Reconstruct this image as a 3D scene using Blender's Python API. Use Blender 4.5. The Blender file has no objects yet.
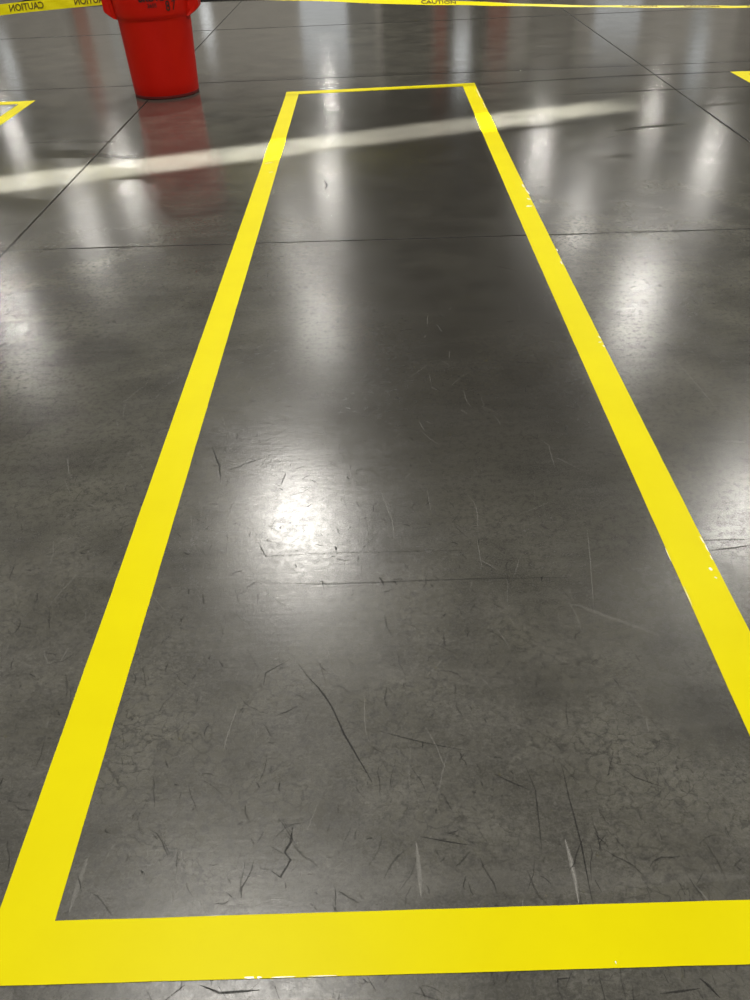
import bpy, bmesh, math, random
from mathutils import Vector, Matrix
random.seed(7)
scene = bpy.context.scene
COL = scene.collection
MARKS = [
    ('d', 0.003, 0.75, [(-0.2206, 1.2836), (-0.1959, 1.2418), (-0.1726, 1.2126), (-0.1426, 1.1596), (-0.1115, 1.0839), (-0.0845, 1.0273), (-0.057, 0.9714)]),
    ('d', 0.0025, 0.7, [(-0.291, 1.2235), (-0.2899, 1.2576), (-0.2395, 1.2964)]),
    ('d', 0.002, 0.5, [(-0.2907, 1.2433), (-0.2534, 1.2734)]),
    ('d', 0.002, 0.35, [(-0.1877, 1.2969), (-0.1711, 1.2783), (-0.1554, 1.2174)]),
    ('d', 0.003, 0.5, [(-0.2596, 1.1383), (-0.2331, 1.1503), (-0.2149, 1.1627)]),
    ('d', 0.004, 0.65, [(-0.2057, 0.8812), (-0.2054, 0.8512), (-0.2149, 0.832), (-0.2029, 0.8163), (-0.2201, 0.7851), (-0.2371, 0.7968)]),
    ('d', 0.003, 0.5, [(-0.2412, 0.8426), (-0.2184, 0.8302)]),
    ('p', 0.009, 0.5, [(0.0219, 0.8415), (0.0239, 0.8088), (0.0257, 0.7415)]),
    ('p', 0.008, 0.65, [(0.2902, 0.8401), (0.2932, 0.7999), (0.2917, 0.7229)]),
    ('p', 0.012, 0.35, [(-0.5749, 0.8324), (-0.5763, 0.791), (-0.578, 0.7339)]),
    ('p', 0.01, 0.25, [(-0.4035, 0.8422), (-0.4023, 0.7947), (-0.403, 0.7408)]),
    ('d', 0.004, 0.6, [(-0.5462, 2.1849), (-0.5103, 2.084), (-0.492, 1.9952)]),
    ('d', 0.003, 0.7, [(-0.3546, 1.7137), (-0.3271, 1.6475)]),
    ('d', 0.004, 0.8, [(-0.3043, 2.028), (-0.3142, 1.9684)]),
    ('d', 0.004, 0.8, [(-0.2514, 2.1356), (-0.2403, 2.157)]),
    ('d', 0.003, 0.6, [(-0.3835, 2.1125), (-0.4179, 2.0934), (-0.4734, 2.0552)]),
    ('d', 0.004, 0.8, [(-0.1561, 2.1124), (-0.1322, 2.127)]),
    ('d', 0.004, 0.8, [(-0.2882, 2.0949), (-0.295, 2.0636)]),
    ('d', 0.004, 0.8, [(-0.1718, 1.5187), (-0.1786, 1.5628)]),
    ('d', 0.006, 0.9, [(-0.0889, 1.6183), (-0.0891, 1.6417)]),
    ('p', 0.002, 0.5, [(-0.4299, 1.9419), (-0.4507, 1.8587), (-0.4472, 1.7699), (-0.4307, 1.7059)]),
    ('p', 0.0025, 0.4, [(-0.0286, 1.925), (0.002, 1.7855), (0.0078, 1.7004)]),
    ('p', 0.002, 0.4, [(-0.0631, 1.7678), (-0.0633, 1.656)]),
    ('d', 0.004, 0.33, [(-0.3582, 1.5542), (-0.1577, 1.5396), (0.1885, 1.5388), (0.4575, 1.5312)]),
    ('d', 0.003, 0.24, [(-0.3693, 1.6539), (-0.1618, 1.6578), (0.2249, 1.6471)]),
    ('p', 0.002, 0.4, [(0.5168, 1.7321), (0.4896, 1.5552), (0.4654, 1.4093)]),
    ('p', 0.002, 0.35, [(0.1044, 1.9161), (0.1099, 1.823)]),
    ('p', 0.002, 0.45, [(0.2215, 1.6876), (0.2224, 1.5777)]),
    ('p', 0.012, 0.18, [(0.4041, 1.4426), (0.4371, 1.4308), (0.6059, 1.3223)]),
    ('d', 0.003, 0.6, [(0.432, 0.9796), (0.4471, 0.9634), (0.4919, 0.9398)]),
    ('d', 0.002, 0.5, [(0.2423, 0.9983), (0.2527, 0.9422), (0.2456, 0.8204)]),
    ('d', 0.0025, 0.55, [(0.3138, 0.9955), (0.3144, 0.9185), (0.3182, 0.8275), (0.3143, 0.7188)]),
    ('d', 0.0025, 0.6, [(0.1813, 0.978), (0.2433, 0.9426)]),
    ('d', 0.003, 0.6, [(0.0297, 0.853), (0.0833, 0.8413), (0.1223, 0.8342)]),
    ('d', 0.003, 0.7, [(0.3271, 0.7622), (0.3343, 0.7407)]),
    ('d', 0.003, 0.7, [(0.47, 0.7523), (0.4722, 0.7312)]),
    ('d', 0.003, 0.7, [(0.4119, 0.7453), (0.413, 0.7365)]),
    ('d', 0.003, 0.7, [(0.461, 0.8618), (0.4618, 0.8323)]),
    ('d', 0.002, 0.45, [(-0.0501, 1.0938), (0.0405, 1.0605), (0.1483, 1.0322)]),
    ('p', 0.004, 0.3, [(1.0024, 2.7221), (1.0299, 2.4362), (1.0496, 2.1795)]),
    ('d', 0.006, 0.8, [(-0.3085, 4.9452), (-0.2877, 4.8468), (-0.2954, 4.7558)]),
    ('d', 0.004, 0.7, [(-0.3858, 0.5884), (-0.3578, 0.6099)]),
    ('d', 0.003, 0.7, [(-0.3337, 0.6092), (-0.2999, 0.5964), (-0.2366, 0.5992)]),
    ('d', 0.003, 0.7, [(-0.3045, 0.607), (-0.2891, 0.5873)]),
    ('d', 0.003, 0.6, [(-0.2133, 0.6045), (-0.2037, 0.5851)]),
    ('d', 0.004, 0.75, [(0.4555, 0.5985), (0.4645, 0.5879), (0.4767, 0.5687)]),
    ('d', 0.003, 0.7, [(0.4754, 0.6024), (0.4768, 0.5876)]),
    ('d', 0.004, 0.7, [(0.4014, 0.6059), (0.4039, 0.5925)]),
    ('d', 0.003, 0.7, [(0.4352, 0.614), (0.4323, 0.5991)]),
    ('d', 0.003, 0.6, [(0.3871, 0.5768), (0.4504, 0.5824)]),
    ('d', 0.06, 0.25, [(1.5329, 5.7222), (1.7723, 5.7809), (2.0078, 5.815)]),
    ('d', 0.08, 0.16, [(-2.3875, 6.1311), (-2.1104, 6.1342), (-1.7773, 6.0476)]),
    ('d', 0.1, 0.16, [(-1.9425, 5.7748), (-1.7238, 5.6896), (-1.4775, 5.6009)]),
    ('d', 0.025, 0.35, [(-0.9127, 6.564), (-0.5531, 6.6472)]),
    ('d', 0.05, 0.4, [(1.0048, 7.3617), (1.9711, 7.4088), (2.9885, 7.3611)]),
    ('d', 0.05, 0.25, [(1.3851, 6.8307), (2.1312, 6.8382), (2.8631, 6.8125)]),
    ('d', 0.006, 0.6, [(-0.9873, 3.3426), (-0.9958, 3.3231)]),
    ('d', 0.004, 0.5, [(-1.1614, 2.3487), (-1.1687, 2.271)]),
    ('p', 0.003, 0.3, [(-1.1501, 2.8566), (-1.1501, 2.6491)]),
    ('p', 0.003, 0.25, [(-0.8432, 2.6014), (-0.9001, 2.4686)]),
    ('d', 0.004, 0.5, [(-0.5038, 3.5947), (-0.5018, 3.526)]),
    ('p', 0.004, 0.3, [(-0.6947, 3.0084), (-0.6985, 2.9824)]),
    ('p', 0.003, 0.4, [(-0.5712, 2.2676), (-0.4802, 2.2549)]),
    ('p', 0.003, 0.35, [(0.8357, 2.0308), (0.9067, 2.0257)]),
    ('d', 0.004, 0.5, [(0.7678, 1.6509), (0.9151, 1.6502)]),
    ('d', 0.005, 0.6, [(0.8002, 1.6096), (0.8533, 1.6182), (0.9066, 1.6268)]),
    ('d', 0.004, 0.7, [(0.8113, 1.4483), (0.8373, 1.4817)]),
    ('d', 0.004, 0.8, [(0.8401, 1.5728), (0.8348, 1.5432)]),
    ('p', 0.02, 0.8, [(1.1625, 2.9666), (1.1667, 2.9617)]),
    ('p', 0.05, 0.12, [(-0.5511, 0.763), (-0.0096, 0.7621), (0.5838, 0.7612)]),
    ('p', 0.1, 0.22, [(-0.7156, 0.597), (-0.6323, 0.5977)]),
]

# ------------------------------------------------------------------ helpers
def link(o, parent=None):
    COL.objects.link(o)
    if parent: o.parent = parent
    return o

def mesh_obj(name, verts, faces, mats, parent=None, face_mats=None, smooth=False):
    me = bpy.data.meshes.new(name)
    me.from_pydata([tuple(v) for v in verts], [], faces)
    for m in (mats if isinstance(mats, (list, tuple)) else [mats]): me.materials.append(m)
    if face_mats:
        for p, k in zip(me.polygons, face_mats): p.material_index = k
    if smooth:
        for p in me.polygons: p.use_smooth = True
    me.validate(); me.update()
    return link(bpy.data.objects.new(name, me), parent)

def bm_obj(name, bm, mats, parent=None, smooth=False):
    bmesh.ops.recalc_face_normals(bm, faces=bm.faces[:])
    me = bpy.data.meshes.new(name); bm.to_mesh(me); bm.free()
    for m in (mats if isinstance(mats, (list, tuple)) else [mats]): me.materials.append(m)
    if smooth:
        for p in me.polygons: p.use_smooth = True
    return link(bpy.data.objects.new(name, me), parent)

def box(bm, x0, x1, y0, y1, z0, z1):
    r = bmesh.ops.create_cube(bm, size=1)
    for v in r['verts']:
        v.co = Vector(((x0+x1)/2 + v.co.x*(x1-x0), (y0+y1)/2 + v.co.y*(y1-y0), (z0+z1)/2 + v.co.z*(z1-z0)))
    return r['verts']

def tag(o, label, cat, group=None):
    o['label'] = label; o['category'] = cat
    if group: o['group'] = group
    return o

def structure(o):
    o['kind'] = 'structure'; return o

class N:
    """small node-tree writer"""
    def __init__(self, name):
        self.m = bpy.data.materials.new(name); self.m.use_nodes = True
        self.t = self.m.node_tree; self.bsdf = self.t.nodes['Principled BSDF']; self.out = self.t.nodes['Material Output']
    def node(self, kind, **kw):
        n = self.t.nodes.new(kind)
        for k, v in kw.items(): setattr(n, k, v)
        return n
    def set(self, sock, v):
        if isinstance(v, bpy.types.NodeSocket): self.t.links.new(v, sock)
        else: sock.default_value = v
    def math(self, op, a, b=0.0, c=None, clamp=False):
        n = self.node('ShaderNodeMath', operation=op, use_clamp=clamp)
        self.set(n.inputs[0], a); self.set(n.inputs[1], b)
        if c is not None: self.set(n.inputs[2], c)
        return n.outputs[0]
    def noise(self, vec, scale, detail=4.0, rough=.55, dist=0.0):
        n = self.node('ShaderNodeTexNoise'); self.set(n.inputs['Vector'], vec)
        n.inputs['Scale'].default_value = scale; n.inputs['Detail'].default_value = detail
        n.inputs['Roughness'].default_value = rough; n.inputs['Distortion'].default_value = dist
        return n.outputs['Fac']
    def mapr(self, v, a, b, c, d, smooth=False):
        n = self.node('ShaderNodeMapRange')
        if smooth: n.interpolation_type = 'SMOOTHSTEP'
        self.set(n.inputs[0], v)
        for i, x in enumerate((a, b, c, d)): self.set(n.inputs[1+i], x)
        return n.outputs[0]
    def mix(self, f, a, b, mode='MIX'):
        n = self.node('ShaderNodeMix', data_type='RGBA', blend_type=mode)
        self.set(n.inputs[0], f)
        for s, v in ((n.inputs[6], a), (n.inputs[7], b)):
            self.set(s, v if isinstance(v, bpy.types.NodeSocket) else (v[0], v[1], v[2], 1))
        return n.outputs[2]
    def coords(self): return self.node('ShaderNodeTexCoord').outputs['Object']
    def mapping(self, vec, rot=(0,0,0), scale=(1,1,1)):
        n = self.node('ShaderNodeMapping'); self.set(n.inputs[0], vec)
        n.inputs['Rotation'].default_value = rot; n.inputs['Scale'].default_value = scale
        return n.outputs[0]
    def p(self, name, v):
        s = self.bsdf.inputs[name]
        if isinstance(v, tuple) and len(v) == 3: v = (*v, 1)
        self.set(s, v)

def plain(name, col, rough=.5, spec=.5, var=.08, scale=6.0):
    n = N(name); f = n.noise(n.coords(), scale)
    d = tuple(c*(1-var) for c in col); l = tuple(min(1, c*(1+var)) for c in col)
    n.p('Base Color', n.mix(f, d, l)); n.p('Roughness', rough); n.p('Specular IOR Level', spec)
    return n.m

# ------------------------------------------------------------------ materials
def concrete():
    n = N('polished_concrete'); co = n.coords()
    sep = n.node('ShaderNodeSeparateXYZ'); n.set(sep.inputs[0], co); X, Y = sep.outputs[0], sep.outputs[1]
    big = n.noise(co, .55, 5, .6, .6); mid = n.noise(co, 3.2, 6, .62, .4); fine = n.noise(co, 48, 8, .72, .3); grain = n.noise(co, 240, 3, .6)
    brush = n.noise(n.mapping(co, scale=(.9, 9, 1)), 2.2, 6, .65)          # long trowel streaks across the bay
    c = n.mix(n.mapr(mid, .36, .64, 0, 1), (.034, .033, .0275), (.112, .108, .086))
    c = n.mix(n.mapr(big, .35, .65, 0, .60), c, (.060, .0585, .048))
    c = n.mix(n.mapr(brush, .45, .70, 0, .45), c, (.110, .106, .094))
    c = n.mix(n.mapr(fine, .48, .62, 0, .72), c, (.024, .023, .019))
    c = n.mix(n.mapr(grain, .46, .64, 0, .42), c, (.125, .12, .107))
    # crazing: thin irregular dark veins, stronger where the polish has worn away near the end of the bay
    worn = n.mapr(n.math('ADD', Y, n.math('MULTIPLY', n.math('SUBTRACT', big, .5), 1.6)), 1.0, 2.3, 1, 0, True)
    vor = n.node('ShaderNodeTexVoronoi', feature='DISTANCE_TO_EDGE'); vor.inputs['Scale'].default_value = 24
    wv = n.node('ShaderNodeVectorMath', operation='ADD'); n.set(wv.inputs[0], co)
    nv = n.node('ShaderNodeTexNoise'); n.set(nv.inputs['Vector'], co); nv.inputs['Scale'].default_value = 9; nv.inputs['Detail'].default_value = 5
    sc = n.node('ShaderNodeVectorMath', operation='SCALE'); n.set(sc.inputs[0], nv.outputs['Color']); sc.inputs['Scale'].default_value = .20
    n.set(wv.inputs[1], sc.outputs[0]); n.set(vor.inputs['Vector'], wv.outputs[0])
    vein = n.math('MULTIPLY', n.mapr(vor.outputs['Distance'], .0, .06, 1, 0), n.mapr(mid, .42, .62, 0, 1))
    c = n.mix(n.math('MULTIPLY', vein, n.math('MULTIPLY_ADD', worn, .60, .12)), c, (.012, .0115, .010))
    pale = n.math('MULTIPLY', n.mapr(n.noise(n.mapping(co, rot=(0, 0, .3), scale=(1, 1.6, 1)), 85, 7, .75, .6), .46, .72, 0, 1), n.math('MULTIPLY_ADD', worn, .8, .2))
    c = n.mix(n.math('MULTIPLY', n.math('MULTIPLY', pale, n.mapr(n.noise(co, 5, 5, .65), .38, .62, .1, 1)), .85), c, (.165, .158, .14))
    # darker sealed patch inside the bay, soft broken edge
    jit = n.math('MULTIPLY', n.math('SUBTRACT', mid, .5), .5)
    xx = n.math('ADD', X, jit); yy = n.math('ADD', Y, n.math('MULTIPLY', jit, 2.0))
    patch = n.math('MULTIPLY', n.mapr(xx, -.55, .15, 0, 1, True), n.mapr(X, .66, .72, 1, 0))
    patch = n.math('MULTIPLY', patch, n.math('MULTIPLY', n.mapr(yy, 1.3, 2.6, 0, 1, True), n.mapr(Y, 7.2, 7.35, 1, 0)))
    c = n.mix(n.math('MULTIPLY', patch, .68), c, (.022, .020, .017))
    # saw-cut joints
    def line(v, w): return n.mapr(n.math('ABSOLUTE', v), w*.6, w, 1, 0)
    wob = n.math('MULTIPLY', n.math('SUBTRACT', n.noise(co, 14, 3), .5), .006)
    j = line(n.math('ADD', n.math('ADD', X, wob), 1.823), .0075)
    j = n.math('MAXIMUM', j, line(n.math('SUBTRACT', n.math('ADD', X, wob), 2.245), .0085))
    for b, w in ((3.938, .0075), (7.885, .012), (10.95, .02), (15.2, .02)):
        v = n.math('ADD', n.math('MULTIPLY_ADD', X, .044, Y), wob)
        j = n.math('MAXIMUM', j, line(n.math('SUBTRACT', v, b), w))
    c = n.mix(n.math('MULTIPLY', j, .9), c, (.008, .0075, .007))
    n.p('Base Color', c)
    r = n.mapr(n.noise(co, 5, 6, .65), .3, .7, .17, .22)
    r = n.math('ADD', r, n.mapr(Y, 3.4, 7.3, 0, -.075, True)); r = n.math('ADD', r, n.math('ADD', n.math('MULTIPLY', worn, .08), n.mapr(fine, .4, .65, -.02, .05))); r = n.math('ADD', r, n.math('MULTIPLY', j, .4))
    n.p('Roughness', r); n.p('IOR', 1.5); n.p('Specular IOR Level', n.math('MULTIPLY_ADD', j, -.40, .45))
    # relief: fine pitting plus directional sanding scratches
    s1 = n.noise(n.mapping(co, rot=(0, 0, .75), scale=(4, 90, 1)), 1.0, 4, .6)
    s2 = n.noise(n.mapping(co, rot=(0, 0, -.95), scale=(4, 90, 1)), 1.0, 4, .6)
    side = n.mapr(X, -.6, .5, 0, 1, True)
    sm = n.node('ShaderNodeMix', data_type='FLOAT'); n.set(sm.inputs[0], side); n.set(sm.inputs[2], s1); n.set(sm.inputs[3], s2)
    hgt = n.math('ADD', n.math('MULTIPLY', sm.outputs[0], .9), n.math('MULTIPLY', n.noise(co, 70, 6, .7), 1.1))
    hgt = n.math('ADD', hgt, n.math('MULTIPLY', fine, .8)); hgt = n.math('SUBTRACT', hgt, n.math('MULTIPLY', j, 4))
    b = n.node('ShaderNodeBump'); b.inputs['Strength'].default_value = .12; b.inputs['Distance'].default_value = .0016
    n.set(b.inputs['Height'], hgt); n.set(n.bsdf.inputs['Normal'], b.outputs[0])
    return n.m

def decal(name, col, rough):
    """worn mark on the floor: 'amount' says how much of the concrete it covers"""
    n = N(name)
    a = n.node('ShaderNodeAttribute', attribute_name='amount').outputs['Fac']
    co = n.coords(); br = n.mapr(n.noise(co, 160, 4, .7), .35, .6, .6, 1)
    n.p('Base Color', col); n.p('Roughness', rough); n.p('Alpha', n.math('MULTIPLY', a, br)); n.p('Specular IOR Level', .3)
    return n.m

def tape_mat():
    n = N('yellow_vinyl_tape'); co = n.coords()
    f = n.noise(co, 5, 4); g = n.noise(co, 60, 5, .7)
    c = n.mix(n.mapr(f, .3, .7, 0, 1), (.765, .665, .0002), (.80, .705, .0003))
    c = n.mix(n.mapr(g, .6, .8, 0, .25), c, (.70, .60, .0003))
    n.p('Base Color', c); n.p('Roughness', .38); n.p('Specular IOR Level', .06)
    b = n.node('ShaderNodeBump'); b.inputs['Strength'].default_value = .12; b.inputs['Distance'].default_value = .001
    n.set(b.inputs['Height'], n.noise(co, 400, 3, .6)); n.set(n.bsdf.inputs['Normal'], b.outputs[0])
    return n.m

M_FLOOR = concrete()
M_DARK = decal('rubber_scuff', (.010, .0095, .009), .6)
M_PALE = decal('abraded_concrete', (.36, .35, .32), .55)
M_TAPE = tape_mat()
M_CHIP = plain('white_adhesive', (.85, .84, .78), .3)
M_WALL = plain('painted_block', (.42, .42, .41), .8, .3)
M_CEIL = plain('roof_deck', (.28, .28, .27), .8, .3)
M_DULL = plain('dark_cladding', (.10, .095, .085), .8, .2)

# ------------------------------------------------------------------ the building
X0, X1, Y0, Y1, ZT = -20.0, 24.0, -8.0, 58.0, 9.0
bm = bmesh.new(); box(bm, X0, X1, Y0, Y1, -.15, 0); floor = structure(bm_obj('floor', bm, M_FLOOR))
bm = bmesh.new(); box(bm, X0-.2, X1+.2, Y0-.2, Y1+.2, ZT, ZT+.2); structure(bm_obj('ceiling', bm, M_CEIL))
bm = bmesh.new(); box(bm, X0-.2, X1+.2, Y1, Y1+.2, 0, ZT); structure(bm_obj('wall_far', bm, M_WALL))
bm = bmesh.new(); box(bm, X0-.2, X1+.2, Y0-.2, Y0, 0, ZT); structure(bm_obj('wall_near', bm, M_WALL))
bm = bmesh.new(); box(bm, X1, X1+.2, Y0, Y1, 0, ZT); structure(bm_obj('wall_right', bm, M_WALL))
# left wall with a dock opening; its sliding door stands a hand's width open and lets a blade of sun in
GAP0, GAP1, GTOP = -0.700, -0.350, 5.210
bm = bmesh.new()
box(bm, X0-.2, X0, Y0, -3.6, 0, ZT); box(bm, X0-.2, X0, GAP1, Y1, 0, ZT); box(bm, X0-.2, X0, -3.6, GAP1, GTOP, ZT)
structure(bm_obj('wall_left', bm, M_WALL))
bm = bmesh.new(); box(bm, X0-.15, X0-.05, -3.6, GAP0, 0, GTOP)
structure(bm_obj('door_1', bm, plain('door_steel', (.5, .5, .48), .5)))

# partition far behind the bays (seen only as the upright bands mirrored in the polished floor)
PY = 34.0
bm = bmesh.new(); box(bm, X0, X1, PY, PY+.2, 0, 5.3); structure(bm_obj('wall_partition', bm, plain('partition_grey', (.62, .59, .55), .7, .3, .12, 1.2)))
def panel(name, x0, x1, z0, z1, mat, d=.06):
    bm = bmesh.new(); box(bm, x0, x1, PY-d, PY, z0, z1); return structure(bm_obj(name, bm, mat))
M_PANEL = plain('white_panel', (.72, .74, .76), .6)
M_RED = plain('red_oxide_paint', (.38, .065, .03), .5)
M_PINK = plain('faded_red_paint', (.55, .22, .16), .5)
M_BRIGHT = N('daylit_pane'); M_BRIGHT.p('Base Color', (.8, .8, .8)); M_BRIGHT.p('Emission Color', (.92, .97, 1)); M_BRIGHT.p('Emission Strength', 1.6); M_BRIGHT = M_BRIGHT.m
M_GLOW = N('glowing_panel'); M_GLOW.p('Base Color', (.7, .72, .74)); M_GLOW.p('Emission Color', (.86, .93, 1)); M_GLOW.p('Emission Strength', .38); M_GLOW = M_GLOW.m  # glow added so these panels mirror brighter in the floor
def column(name, x0, x1, mat, top=5.3, y=PY):
    bm = bmesh.new(); w = x1-x0
    box(bm, x0, x1, y-.30, y-.27, 0, top); box(bm, x0, x1, y-.05, y-.02, 0, top); box(bm, x0+w*.42, x1-w*.42, y-.27, y-.05, 0, top)
    return structure(bm_obj(name, bm, mat))
panel('glow_panel_1', -2.5, -.86, 0, 4.5, M_GLOW)  # unseen pale panel with an added glow
panel('trim_2', -.86, .1, 0, 4.9, plain('grey_panel', (.30, .30, .29), .6))
panel('trim_3', .35, 2.1, 0, 5.2, M_DULL)
column('column_1', 2.2, 2.62, M_RED)
panel('trim_4', 2.62, 2.9, 0, 5.2, M_DULL); panel('trim_5', 3.5, 4.0, 0, 5.2, M_DULL)
column('column_2', 4.1, 4.8, M_RED, 4.4)
panel('window_1', 2.95, 3.45, 3.75, 4.75, M_BRIGHT)
panel('window_2', 2.95, 3.45, 3.0, 3.7, plain('dim_pane', (.5, .5, .5), .3))
panel('window_3', -6.0, -5.66, 2.2, 3.1, M_BRIGHT)
column('column_3', -10.4, -10.0, M_PINK)
panel('trim_6', -9.3, -8.95, 0, 4.5, M_PANEL)
panel('glow_panel_2', 7.9, 9.5, 2.0, 3.95, M_GLOW); panel('trim_8', 11.3, 11.9, 0, 5.1, M_PANEL)  # the first panel here is unseen too, its glow added
panel('window_4', 11.5, 12.1, 4.6, 5.1, M_BRIGHT)
panel('window_5', -13.4, -13.0, 3.4, 4.25, M_BRIGHT)
panel('trim_9', 5.6, 7.2, 0, 5.2, plain('warm_grey_panel', (.27, .25, .225), .6))
panel('trim_10', 13.0, 16.0, 0, 5.2, plain('warm_panel', (.36, .33, .30), .6))
# steel posts that carry the barrier tape outside the frame
def post(name, x, y):
    bm = bmesh.new(); box(bm, x-.05, x+.05, y-.05, y+.05, 0, ZT); box(bm, x-.14, x+.14, y-.14, y+.14, 0, .02)
    structure(bm_obj(name, bm, plain('post_paint', (.35, .33, .30), .5)))
post('column_4', -4.75, 7.62); post('column_5', 5.2, 7.62)

# ------------------------------------------------------------------ lamps: high-bay fittings on the measured grid, plus unseen rows added to light the near tape
LAMPS = [(-1.66, 11.6, 1.85), (6.17, 11.3, 1.1), (6.55, 20.3, 0.85), (-1.65, 20.2, 0.45), (-9.92, 21.02, 0.65), (-1.79, 31.2, 0.5), (6.2, 33.67, 0.5), (11.92, 31.5, 0.5), (11.83, 38.58, 0.25), (-9.72, 27.95, 0.45), (-9.48, 32.86, 0.5), (6.14, 26.18, 0.35), (-2.71, 26.14, 0.2), (-2.24, 46, 0.3), (-2.77, 52.2, 0.3), (12.66, 48.49, 0.8), (-16.87, 41.62, 0.4), (6.21, 54.4, 0.8), (-9.9, 12, 1), (-1.7, 3.6, 1.2), (6.2, 3.6, 1.0), (-9.9, 3.6, 1), (-1.7, -5, 1), (6.2, -5, 1), (14.5, 12, 1), (14.5, 3.6, 1), (14.5, 21, 1)]
for x, y, p in LAMPS:
    l = bpy.data.lights.new('high_bay_lamp', 'AREA'); l.shape = 'DISK'; l.size = .40; l.energy = p*265.0; l.color = (1.0, .965, .90)
    o = link(bpy.data.objects.new('high_bay_lamp', l)); o.location = (x, y, 8.0)
AZ, EL = 0.30893, 0.22689
sd = Vector((math.cos(AZ)*math.cos(EL), math.sin(AZ)*math.cos(EL), -math.sin(EL)))
s = bpy.data.lights.new('low_sun_through_door_gap', 'AREA'); s.shape = 'RECTANGLE'; s.energy = 235.0; s.color = (1, .985, .93)
s.spread = math.radians(.55)                         # low sun: near-parallel rays filling the open gap
s.size = GAP1-GAP0; s.size_y = GTOP*math.cos(EL)*1.02
so = link(bpy.data.objects.new('low_sun_through_door_gap', s))
zc = -sd; xc = Vector((0, 0, 1)).cross(zc).normalized(); yc = zc.cross(xc)
gc = Vector((X0-.05, (GAP0+GAP1)/2, GTOP/2))
so.matrix_world = Matrix(((xc.x, yc.x, zc.x, gc.x), (xc.y, yc.y, zc.y, gc.y), (xc.z, yc.z, zc.z, gc.z), (0, 0, 0, 1)))
w = bpy.data.worlds.new('world'); scene.world = w; w.use_nodes = True
w.node_tree.nodes['Background'].inputs[0].default_value = (.45, .6, .9, 1); w.node_tree.nodes['Background'].inputs[1].default_value = .4

# ------------------------------------------------------------------ marks worn into the floor
def ribbons(name, items, mat, z):
    vs, fs, am = [], [], []
    for width, amt, pl in items:
        pts = [Vector((x, y)) for x, y in pl]
        fin = [pts[0]]
        for a, b in zip(pts, pts[1:]):
            k = max(1, int((b-a).length/.03)); k = min(k, 10)
            for i in range(1, k+1): fin.append(a.lerp(b, i/k))
        nrm = []
        for i in range(len(fin)):
            d = (fin[min(i+1, len(fin)-1)] - fin[max(i-1, 0)]).normalized(); nrm.append(Vector((-d.y, d.x)))
        base = len(vs); z += 3e-7
        for i, (q, nn) in enumerate(zip(fin, nrm)):
            t = i/(len(fin)-1); taper = min(1, .25+3*t, .25+3*(1-t))
            h = width*.5*taper*random.uniform(.75, 1.2)
            off = nn*random.uniform(-.25, .25)*min(width, .004)
            for sgn in (-1, 0, 1):
                v = q + off + nn*h*sgn; vs.append((v.x, v.y, z)); am.append(amt*random.uniform(.9, 1.2) if sgn == 0 else amt*.4)
            if i:
                a = base+3*(i-1); b_ = base+3*i
                fs += [(a, b_, b_+1, a+1), (a+1, b_+1, b_+2, a+2)]
    o = mesh_obj(name, vs, fs, mat, floor)
    at = o.data.attributes.new('amount', 'FLOAT', 'POINT'); at.data.foreach_set('value', [min(1, max(0, a)) for a in am])
    return o

def wander(x, y, ang, L, bend):
    pl = [(x, y)]; k = 4
    for i in range(k):
        ang += random.gauss(0, bend); x += math.cos(ang)*L/k; y += math.sin(ang)*L/k; pl.append((x, y))
    return pl
dark = [(w_*(1.4 if w_ < .02 else 1), a*(1.35 if w_ < .02 else 1), p) for t, w_, a, p in MARKS if t == 'd']
pale = [(w_, a, p) for t, w_, a, p in MARKS if t == 'p']
for i in range(1300):                                    # short nicks and rubber lines, dense where the polish has worn
    y = .5 + 1.9*random.random()**1.7; x = random.uniform(-.7-.3*y, .8+.3*y)
    dark.append((random.uniform(.0014, .0034), random.uniform(.25, .7), wander(x, y, random.choice([random.gauss(1.75, .35), random.uniform(0, 6.28)]), random.choice([.008, .012, .018, .025, .04, .07]), .22)))
for i in range(240):                                    # flecks in the polished zone
    y = random.uniform(1.5, 3.2); x = random.gauss(-.25, .22) if i < 150 else random.uniform(-1.5, 1.7)
    dark.append((random.uniform(.0024, .005), random.uniform(.5, .95), wander(x, y, random.uniform(0, 6.28), random.uniform(.006, .035), .3)))
for i in range(60):
    dark.append((random.uniform(.003, .006), random.uniform(.2, .5), wander(random.uniform(-2, 2.5), random.uniform(2.5, 7), random.gauss(.0, .3), random.uniform(.02, .12), .2)))
for i in range(320):                                    # pale hairline scratches
    y = .6 + 2.6*random.random(); x = random.uniform(-.6-.2*y, .7+.2*y)
    pale.append((random.uniform(.001, .0024), random.uniform(.15, .45), wander(x, y, random.gauss(1.6, .5), random.choice([.02, .04, .07, .12]), .1)))
for i in range(90):                                     # diagonal sanding swirls left and right of the bay
    if i % 2: x, y, a = random.uniform(-1.6, -.8), random.uniform(1.5, 3.4), random.gauss(.9, .15)
    else: x, y, a = random.uniform(.85, 1.7), random.uniform(1.8, 3.7), random.gauss(2.15, .12)
    pale.append((random.uniform(.001, .002), random.uniform(.08, .25), wander(x, y, a, random.uniform(.1, .4), .04)))
ribbons('scuff_marks', dark, M_DARK, .00012)
ribbons('pale_scratches', pale, M_PALE, .00006)

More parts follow.
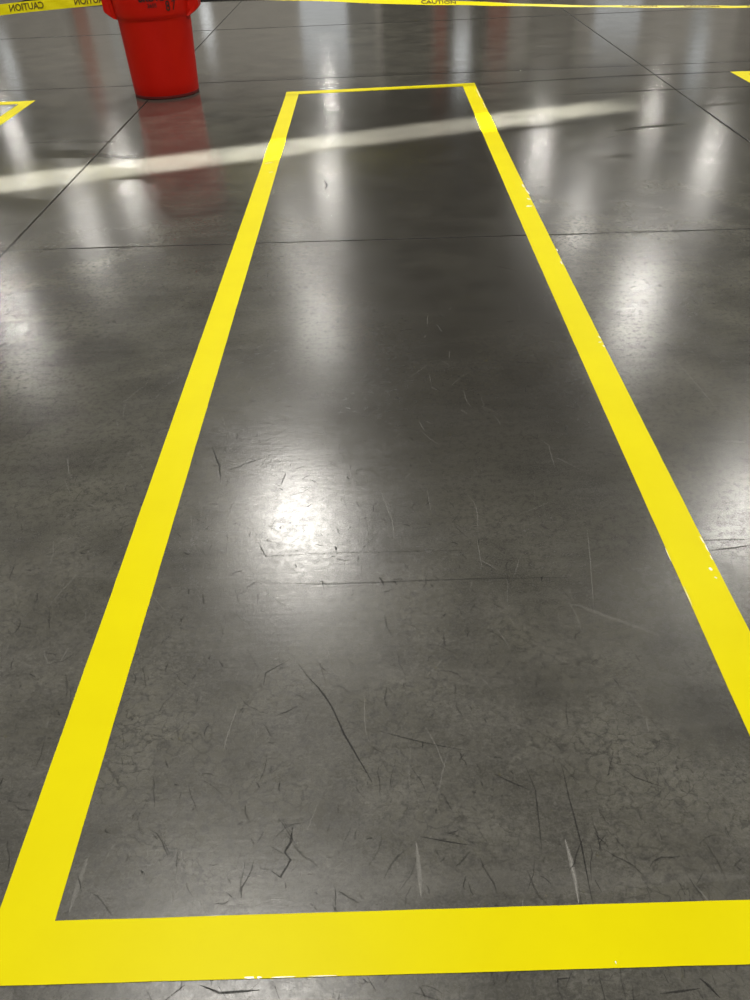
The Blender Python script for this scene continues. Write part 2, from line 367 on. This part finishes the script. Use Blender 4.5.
# ------------------------------------------------------------------ floor marking tape
G_T = 'yellow tape strips marking out floor bays'
def strip(p0, p1, width, z, label, chips=(), ragged=(0, 0), bow=0.0):
    """a strip of vinyl tape from p0 to p1 (centre line), real thickness, slightly uneven edges"""
    a, b = Vector(p0), Vector(p1); L = (b-a).length; d = (b-a)/L; nn = Vector((-d.y, d.x))
    k = max(8, int(L/.06)); th = .00045
    vs, fs, fm = [], [], []
    for i in range(k+1):
        for sgn in (-1, 1):
            jx = 0
            if i == 0: jx = random.uniform(-1, 1)*ragged[0]
            if i == k: jx = random.uniform(-1, 1)*ragged[1]
            q = a + d*(L*i/k + jx) + nn*(bow*math.sin(math.pi*i/k)) + nn*sgn*(width/2 + random.gauss(0, .00025))
            vs.append((q.x, q.y, z)); vs.append((q.x, q.y, z+th))
    for i in range(k):
        o = 4*i; e = o+4
        fs += [(o+1, o+3, e+3, e+1), (o, e, e+2, o+2), (o, o+1, e+1, e), (o+2, e+2, e+3, o+3)]
    fs += [(0, 2, 3, 1), (4*k, 4*k+1, 4*k+3, 4*k+2)]
    fm = [0]*len(fs)
    for cx, cy, lx, ly, ang in chips:                   # torn flecks where the vinyl has come away
        n_ = random.randint(6, 9); base = len(vs); ca, sa = math.cos(ang), math.sin(ang)
        for t in range(n_):
            r = random.uniform(.55, 1.1); u = lx*r*math.cos(6.283*t/n_); v = ly*r*math.sin(6.283*t/n_)
            vs.append((cx+u*ca-v*sa, cy+u*sa+v*ca, z+th+.0001))
        fs.append(tuple(range(base, base+n_))); fm.append(1)
    o = mesh_obj('floor_marking_tape', vs, fs, [M_TAPE, M_CHIP], None, fm)
    bm = bmesh.new(); bm.from_mesh(o.data); bmesh.ops.recalc_face_normals(bm, faces=bm.faces[:]); bm.to_mesh(o.data); bm.free()
    for q in o.data.polygons:
        if q.material_index == 1 and q.normal.z < 0: q.flip()
    return tag(o, label, 'floor tape', G_T)
W_ = .103
rc = [(.797, 4.664, .006, .05, .05), (.803, 4.57, .004, .06, .1), (.792, 4.44, .008, .02, .3), (.775, 4.325, .02, .012, 0),
      (.797, 7.0, .004, .20, .0), (.799, 6.62, .003, .14, .0), (.806, 3.70, .003, .02, 0), (.797, 3.55, .004, .025, 0), (.80, 2.82, .004, .012, .3), (.793, 2.78, .008, .004, .2), (.799, 2.75, .003, .01, .2),
      (.799, 1.653, .0022, .016, .1), (.800, 1.62, .002, .02, 0), (.799, 1.585, .002, .012, 0), (.784, 1.541, .004, .008, .2), (.786, 1.51, .005, .0025, -.8), (.697, 1.60, .0012, .03, 0), (.70, 1.45, .001, .05, 0)]
strip((-.651, .63), (-.657, 7.41), W_, .0003, 'long yellow floor tape strip along the left side of the bay', [(-.66, 5.35, .03, .004, .4), (-.63, 5.15, .02, .003, .2)], bow=-.004)
strip((.749, .63), (.754, 7.41), W_, .0003, 'long yellow floor tape strip with white scuffs along the right side of bay', [(cx-.0105*math.sin(math.pi*(cy-.63)/6.78), cy, lx, ly, an) for cx, cy, lx, ly, an in rc], bow=.0105)
strip((-.716, .6675), (1.05, .668), W_, .0009, 'wide yellow floor tape strip crossing the near end of the bay', [(-.255, .618, .012, .002, 0), (-.24, .6175, .006, .002, 0), (-.20, .617, .02, .001, 0), (-.14, .617, .03, .001, 0), (.33, .625, .001, .003, 0)], (.004, 0))
strip((-.71, 7.353), (.806, 7.353), W_, .0009, 'thin-looking yellow floor tape strip closing the far end of the main bay')
strip((-2.85, 3.2), (-2.85, 7.55), W_, .0003, 'slanting yellow tape strip of another bay at the left edge')
strip((-5.2, 7.62), (-2.80, 7.482), W_, .0009, 'horizontal yellow tape strip ending another bay, left of the red bin')
strip((2.885, 3.2), (2.885, 7.37), W_, .0003, 'short slanting yellow tape strip of the next bay at the right edge')
strip((2.835, 7.31), (5.2, 7.20), W_, .0009, 'horizontal yellow tape end strip of the next bay at the right edge')

# ------------------------------------------------------------------ red bin
def red_plastic():
    n = N('red_polyethylene'); co = n.coords()
    f = n.noise(co, 4, 5); g = n.noise(n.mapping(co, scale=(1, 1, .3)), 30, 4)
    c = n.mix(f, (.56, .006, .001), (.64, .010, .002)); c = n.mix(n.mapr(g, .55, .8, 0, .3), c, (.56, .006, .002))
    n.p('Base Color', c); n.p('Roughness', .45); n.p('Specular IOR Level', .22)
    return n.m
M_RPL = red_plastic(); M_INK = plain('black_print', (.012, .010, .010), .5)
BX, BY = -1.713, 7.605
binr = link(bpy.data.objects.new('trash_can', None)); binr.location = (BX, BY, 0)
tag(binr, 'round red plastic trash can with black lettering standing on the concrete floor', 'trash can')
def lathe(name, prof, mat, parent, seg=72, closed=False):
    vs, fs = [], []
    for r, z in prof:
        for i in range(seg):
            a = 2*math.pi*i/seg; vs.append((r*math.cos(a), r*math.sin(a), z))
    k = len(prof)
    for j in range(k if closed else k-1):
        for i in range(seg):
            a, b = j*seg, ((j+1) % k)*seg; i2 = (i+1) % seg
            fs.append((a+i, a+i2, b+i2, b+i))
    if not closed:
        if prof[0][0] > .001: fs.append(tuple(reversed(range(seg))))
        if prof[-1][0] > .001: fs.append(tuple((k-1)*seg+i for i in range(seg)))
    o = mesh_obj(name, vs, fs, mat, parent, smooth=True)
    bm = bmesh.new(); bm.from_mesh(o.data); bmesh.ops.recalc_face_normals(bm, faces=bm.faces[:]); bm.to_mesh(o.data); bm.free()
    o.data.set_sharp_from_angle(angle=math.radians(35))
    return o
def rad(z): return .260 + (.283-.260)*z/.545
lathe('body', [(.236, .014), (.250, .012), (.256, .016), (.2605, .026), (rad(.1), .1), (rad(.3), .3), (rad(.545), .545), (.2855, .557), (.2925, .566), (.297, .60), (.304, .70), (.310, .79), (.310, .80),
      (.302, .80), (.296, .70), (.288, .56), (.277, .53), (.254, .03), (.248, .022)], M_RPL, binr)
lathe('base_ring', [(.236, .0), (.255, .0), (.2610, .006), (.2615, .021), (.255, .025), (.236, .025)], plain('base_shadow_red', (.13, .004, .003), .6), binr, closed=True)  # dark red colour paints in the shadow at the foot of the bin
lathe('rim', [(.300, .795), (.318, .795), (.331, .803), (.334, .818), (.331, .834), (.318, .842), (.305, .838), (.300, .825)], M_RPL, binr, closed=True)
for sgn in (-1, 1):                                     # moulded lug handles
    bm = bmesh.new(); prof = [(.270, .556), (.292, .560), (.335, .582), (.362, .606), (.368, .618), (.368, .700), (.360, .712), (.300, .715), (.290, .70), (.290, .675), (.338, .668), (.344, .655), (.344, .638), (.334, .624), (.28, .595)]
    half = .105
    a = [bm.verts.new((sgn*r, -half*(1-.25*(r > .33)), z)) for r, z in prof]; b = [bm.verts.new((sgn*r, half*(1-.25*(r > .33)), z)) for r, z in prof]
    k = len(prof)
    for i in range(k): bm.faces.new((a[i], a[(i+1) % k], b[(i+1) % k], b[i]))
    bm.faces.new(a); bm.faces.new(list(reversed(b)))
    # gusset walls closing both ends of the lug
    for t in (-.085, 0.085):
        g0 = [(.275, .560), (.340, .592), (.355, .615), (.355, .69), (.28, .70)]
        p = [bm.verts.new((sgn*r, t-.006, z)) for r, z in g0]; q = [bm.verts.new((sgn*r, t+.006, z)) for r, z in g0]
        bm.faces.new(p); bm.faces.new(list(reversed(q)))
        for i in range(5): bm.faces.new((p[i], p[(i+1) % 5], q[(i+1) % 5], q[i]))
    bmesh.ops.triangulate(bm, faces=[f for f in bm.faces if len(f.verts) > 5])
    hobj = bm_obj('handle', bm, M_RPL, binr); hobj.rotation_euler.z = 0.04

def text_mesh(s, size, bold=0.0):
    cu = bpy.data.curves.new('lettering', 'FONT'); cu.body = s; cu.size = size; cu.align_x = 'CENTER'; cu.align_y = 'CENTER'; cu.offset = bold; cu.resolution_u = 3
    o = bpy.data.objects.new('lettering', cu); COL.objects.link(o)
    bpy.context.view_layer.update()
    dg = bpy.context.evaluated_depsgraph_get(); me = bpy.data.meshes.new_from_object(o.evaluated_get(dg))
    bpy.data.objects.remove(o); bpy.data.curves.remove(cu)
    bm = bmesh.new(); bm.from_mesh(me); bpy.data.meshes.remove(me)
    bmesh.ops.subdivide_edges(bm, edges=[e for e in bm.edges if e.calc_length() > size*.25], cuts=2)
    bmesh.ops.triangulate(bm, faces=bm.faces[:])
    return bm
def skirt(z): return (.2925 + (z-.556)*(.304-.2925)/(.144))+.0032
def on_bin(name, s, size, bold, ang, z, sx=1.0, rot=0):
    bm = text_mesh(s, size, bold); c, s_ = math.cos(rot), math.sin(rot)
    for v in bm.verts:
        x, y = v.co.x*sx, v.co.y; x, y = x*c-y*s_, x*s_+y*c
        zz = z+y; r = skirt(zz); a = ang + x/r; v.co = Vector((r*math.cos(a), r*math.sin(a), zz))
    o = bm_obj(name, bm, M_INK, binr); o.data.materials[0] = M_INK
    return o
on_bin('lettering', 'BRUTE', .064, .0022, -1.365, .705, 1.0)
on_bin('lettering', '2655', .036, .0008, -1.36, .656, 1.0)
on_bin('handwriting', '8', .098, .0008, -.965, .643, .8, .05)
on_bin('handwriting', '7', .092, .0002, -.80, .644, .85, .05)


# ------------------------------------------------------------------ caution tape
M_BAR = N('barrier_film'); M_BAR.p('Base Color', (.93, .82, .003)); M_BAR.p('Roughness', .32); M_BAR.p('Specular IOR Level', .45); M_BAR.p('Transmission Weight', 0.0); M_BAR = M_BAR.m
M_LET = plain('print_through_film', (.16, .115, .006), .5)
def catmull(P, t):
    k = len(P)-1; f = min(max(t, 0), .99999)*k; i = int(f); u = f-i
    p0, p1, p2, p3 = P[max(i-1, 0)], P[i], P[i+1], P[min(i+2, k)]
    return tuple(.5*((2*b)+(-a+c)*u+(2*a-5*b+4*c-d)*u*u+(-a+3*b-3*c+d)*u**3) for a, b, c, d in zip(p0, p1, p2, p3))
def barrier(pts, label, starts, mirrored, bw=.074):
    """pts: (x, y, z, tilt) along the run; tilt 0 = hanging upright, 90 = lying flat, top edge leaning away"""
    def frame(t):
        x, y, z, tl = catmull(pts, t); c = Vector((x, y, z)); q = catmull(pts, min(t+.002, 1)); p = catmull(pts, max(t-.002, 0))
        d = (Vector(q[:3])-Vector(p[:3])).normalized(); up = Vector((0, 0, 1)); side = d.cross(up).normalized()*-1
        a = math.radians(tl); v = (up - d*up.dot(d)).normalized()*math.cos(a) + side*math.sin(a)
        return c, d, v, d.cross(v).normalized()
    k = 90; L = [0]
    for i in range(k): L.append(L[-1] + (frame((i+1)/k)[0]-frame(i/k)[0]).length)
    def at(s_):
        s_ = min(max(s_, 0), L[-1])
        for i in range(k):
            if L[i+1] >= s_: return (i + (s_-L[i])/max(L[i+1]-L[i], 1e-9))/k
        return 1.0
    vs, fs = [], []
    for i in range(k+1):
        c, d, v, nn = frame(i/k)
        for e in (-1, -.33, .33, 1):
            ripple = nn*(.002*math.sin(i*.7+e*2))
            for th in (-.0001, .0001): vs.append(c + v*(bw/2*e) + ripple*(1-abs(e)*.3) + nn*th)
    for i in range(k):
        o = 8*i; e = o+8
        for j in range(3):
            a = o+2*j; b = e+2*j; fs += [(a, b, b+2, a+2), (a+1, a+3, b+3, b+1)]
        fs += [(o, o+1, e+1, e), (o+6, e+6, e+7, o+7)]
    fs += [(0, 2, 3, 1), (2, 4, 5, 3), (4, 6, 7, 5)]; z = 8*k; fs += [(z, z+1, z+3, z+2), (z+2, z+3, z+5, z+4), (z+4, z+5, z+7, z+6)]
    o = mesh_obj('barrier_tape', vs, fs, M_BAR, None, smooth=False); tag(o, label, 'barrier tape', 'yellow barrier tape')
    face = 1 if frame(.5)[3].y < 0 or frame(.5)[3].z > .5 else -1
    for s0 in starts:
        bm = text_mesh('CAUTION', .058, .0012)
        for v in bm.verts:
            u = v.co.x*1.06*(-1 if mirrored else 1); c, d, vv, nn = frame(at(s0+u)); v.co = c + vv*(v.co.y*1.12) + nn*(face*.0032)
        bm_obj('lettering', bm, M_LET, o)
    return o
barrier([(-4.70, 7.62, .565, 8), (-3.9, 7.62, .585, 8), (-2.917, 7.62, .648, 10), (-2.515, 7.62, .668, 6), (-2.085, 7.615, .686, 8)],
        'yellow caution tape with mirrored lettering, left of the red bin', (.44, .96, 1.48, 2.0, 2.52), True)
barrier([(-1.335, 7.615, .69, 35), (-.86, 7.62, .655, 52), (-.32, 7.62, .617, 56), (.227, 7.62, .57, 64), (.62, 7.62, .544, 72), (1.013, 7.62, .517, 79), (1.487, 7.62, .486, 85), (2.0, 7.62, .459, 86), (2.594, 7.62, .433, 84), (2.989, 7.62, .416, 84), (3.6, 7.62, .42, 75), (4.4, 7.62, .45, 60), (5.15, 7.62, .50, 30)],
        'thin twisted yellow caution tape running along the top right of the red bin', (1.87, 3.46, 3.95, 4.45, 4.95, 5.45), False)


# ------------------------------------------------------------------ dark mat far behind
bm = bmesh.new(); vs = box(bm, -4.0, 0, 0, 2.4, 0, .014)
for v in vs:
    if v.co.z > .01: v.co.x += .02*(1 if v.co.x < -2 else -1); v.co.y += .02*(1 if v.co.y < 1.2 else -1)
for i in range(33):
    yy = .06 + i*.07; box(bm, -3.94, -.06, yy, yy+.04, .0135, .017)
mat_o = bm_obj('floor_mat', bm, plain('black_rubber', (.006, .006, .006), .85, .1)); mat_o.location = (-1.5, 13.80, 0); mat_o.rotation_euler.z = -.10
tag(mat_o, 'black ribbed rubber floor mat far behind the red bin at the top edge', 'floor mat')

# ------------------------------------------------------------------ camera
cd = bpy.data.cameras.new('camera'); cam = link(bpy.data.objects.new('camera', cd)); scene.camera = cam
cd.sensor_fit = 'AUTO'; cd.sensor_width = 36; cd.lens = 36*840/1000; cd.clip_end = 200
R_ = Vector((0.99906905, -0.00872751, -0.04224754)); U_ = Vector((0.03902013, 0.60045659, 0.79870477)); F_ = Vector((-0.01839711, 0.79960973, -0.60023814))
cam.matrix_world = Matrix(((R_.x, U_.x, -F_.x, 0), (R_.y, U_.y, -F_.y, 0), (R_.z, U_.z, -F_.z, 1.4102), (0, 0, 0, 1)))
vs_ = scene.view_settings; vs_.view_transform = 'Standard'; vs_.look = 'None'; vs_.gamma = 1; vs_.exposure = 0; vs_.use_curve_mapping = False
scene.cycles.use_denoising = True; scene.cycles.sample_clamp_indirect = 8
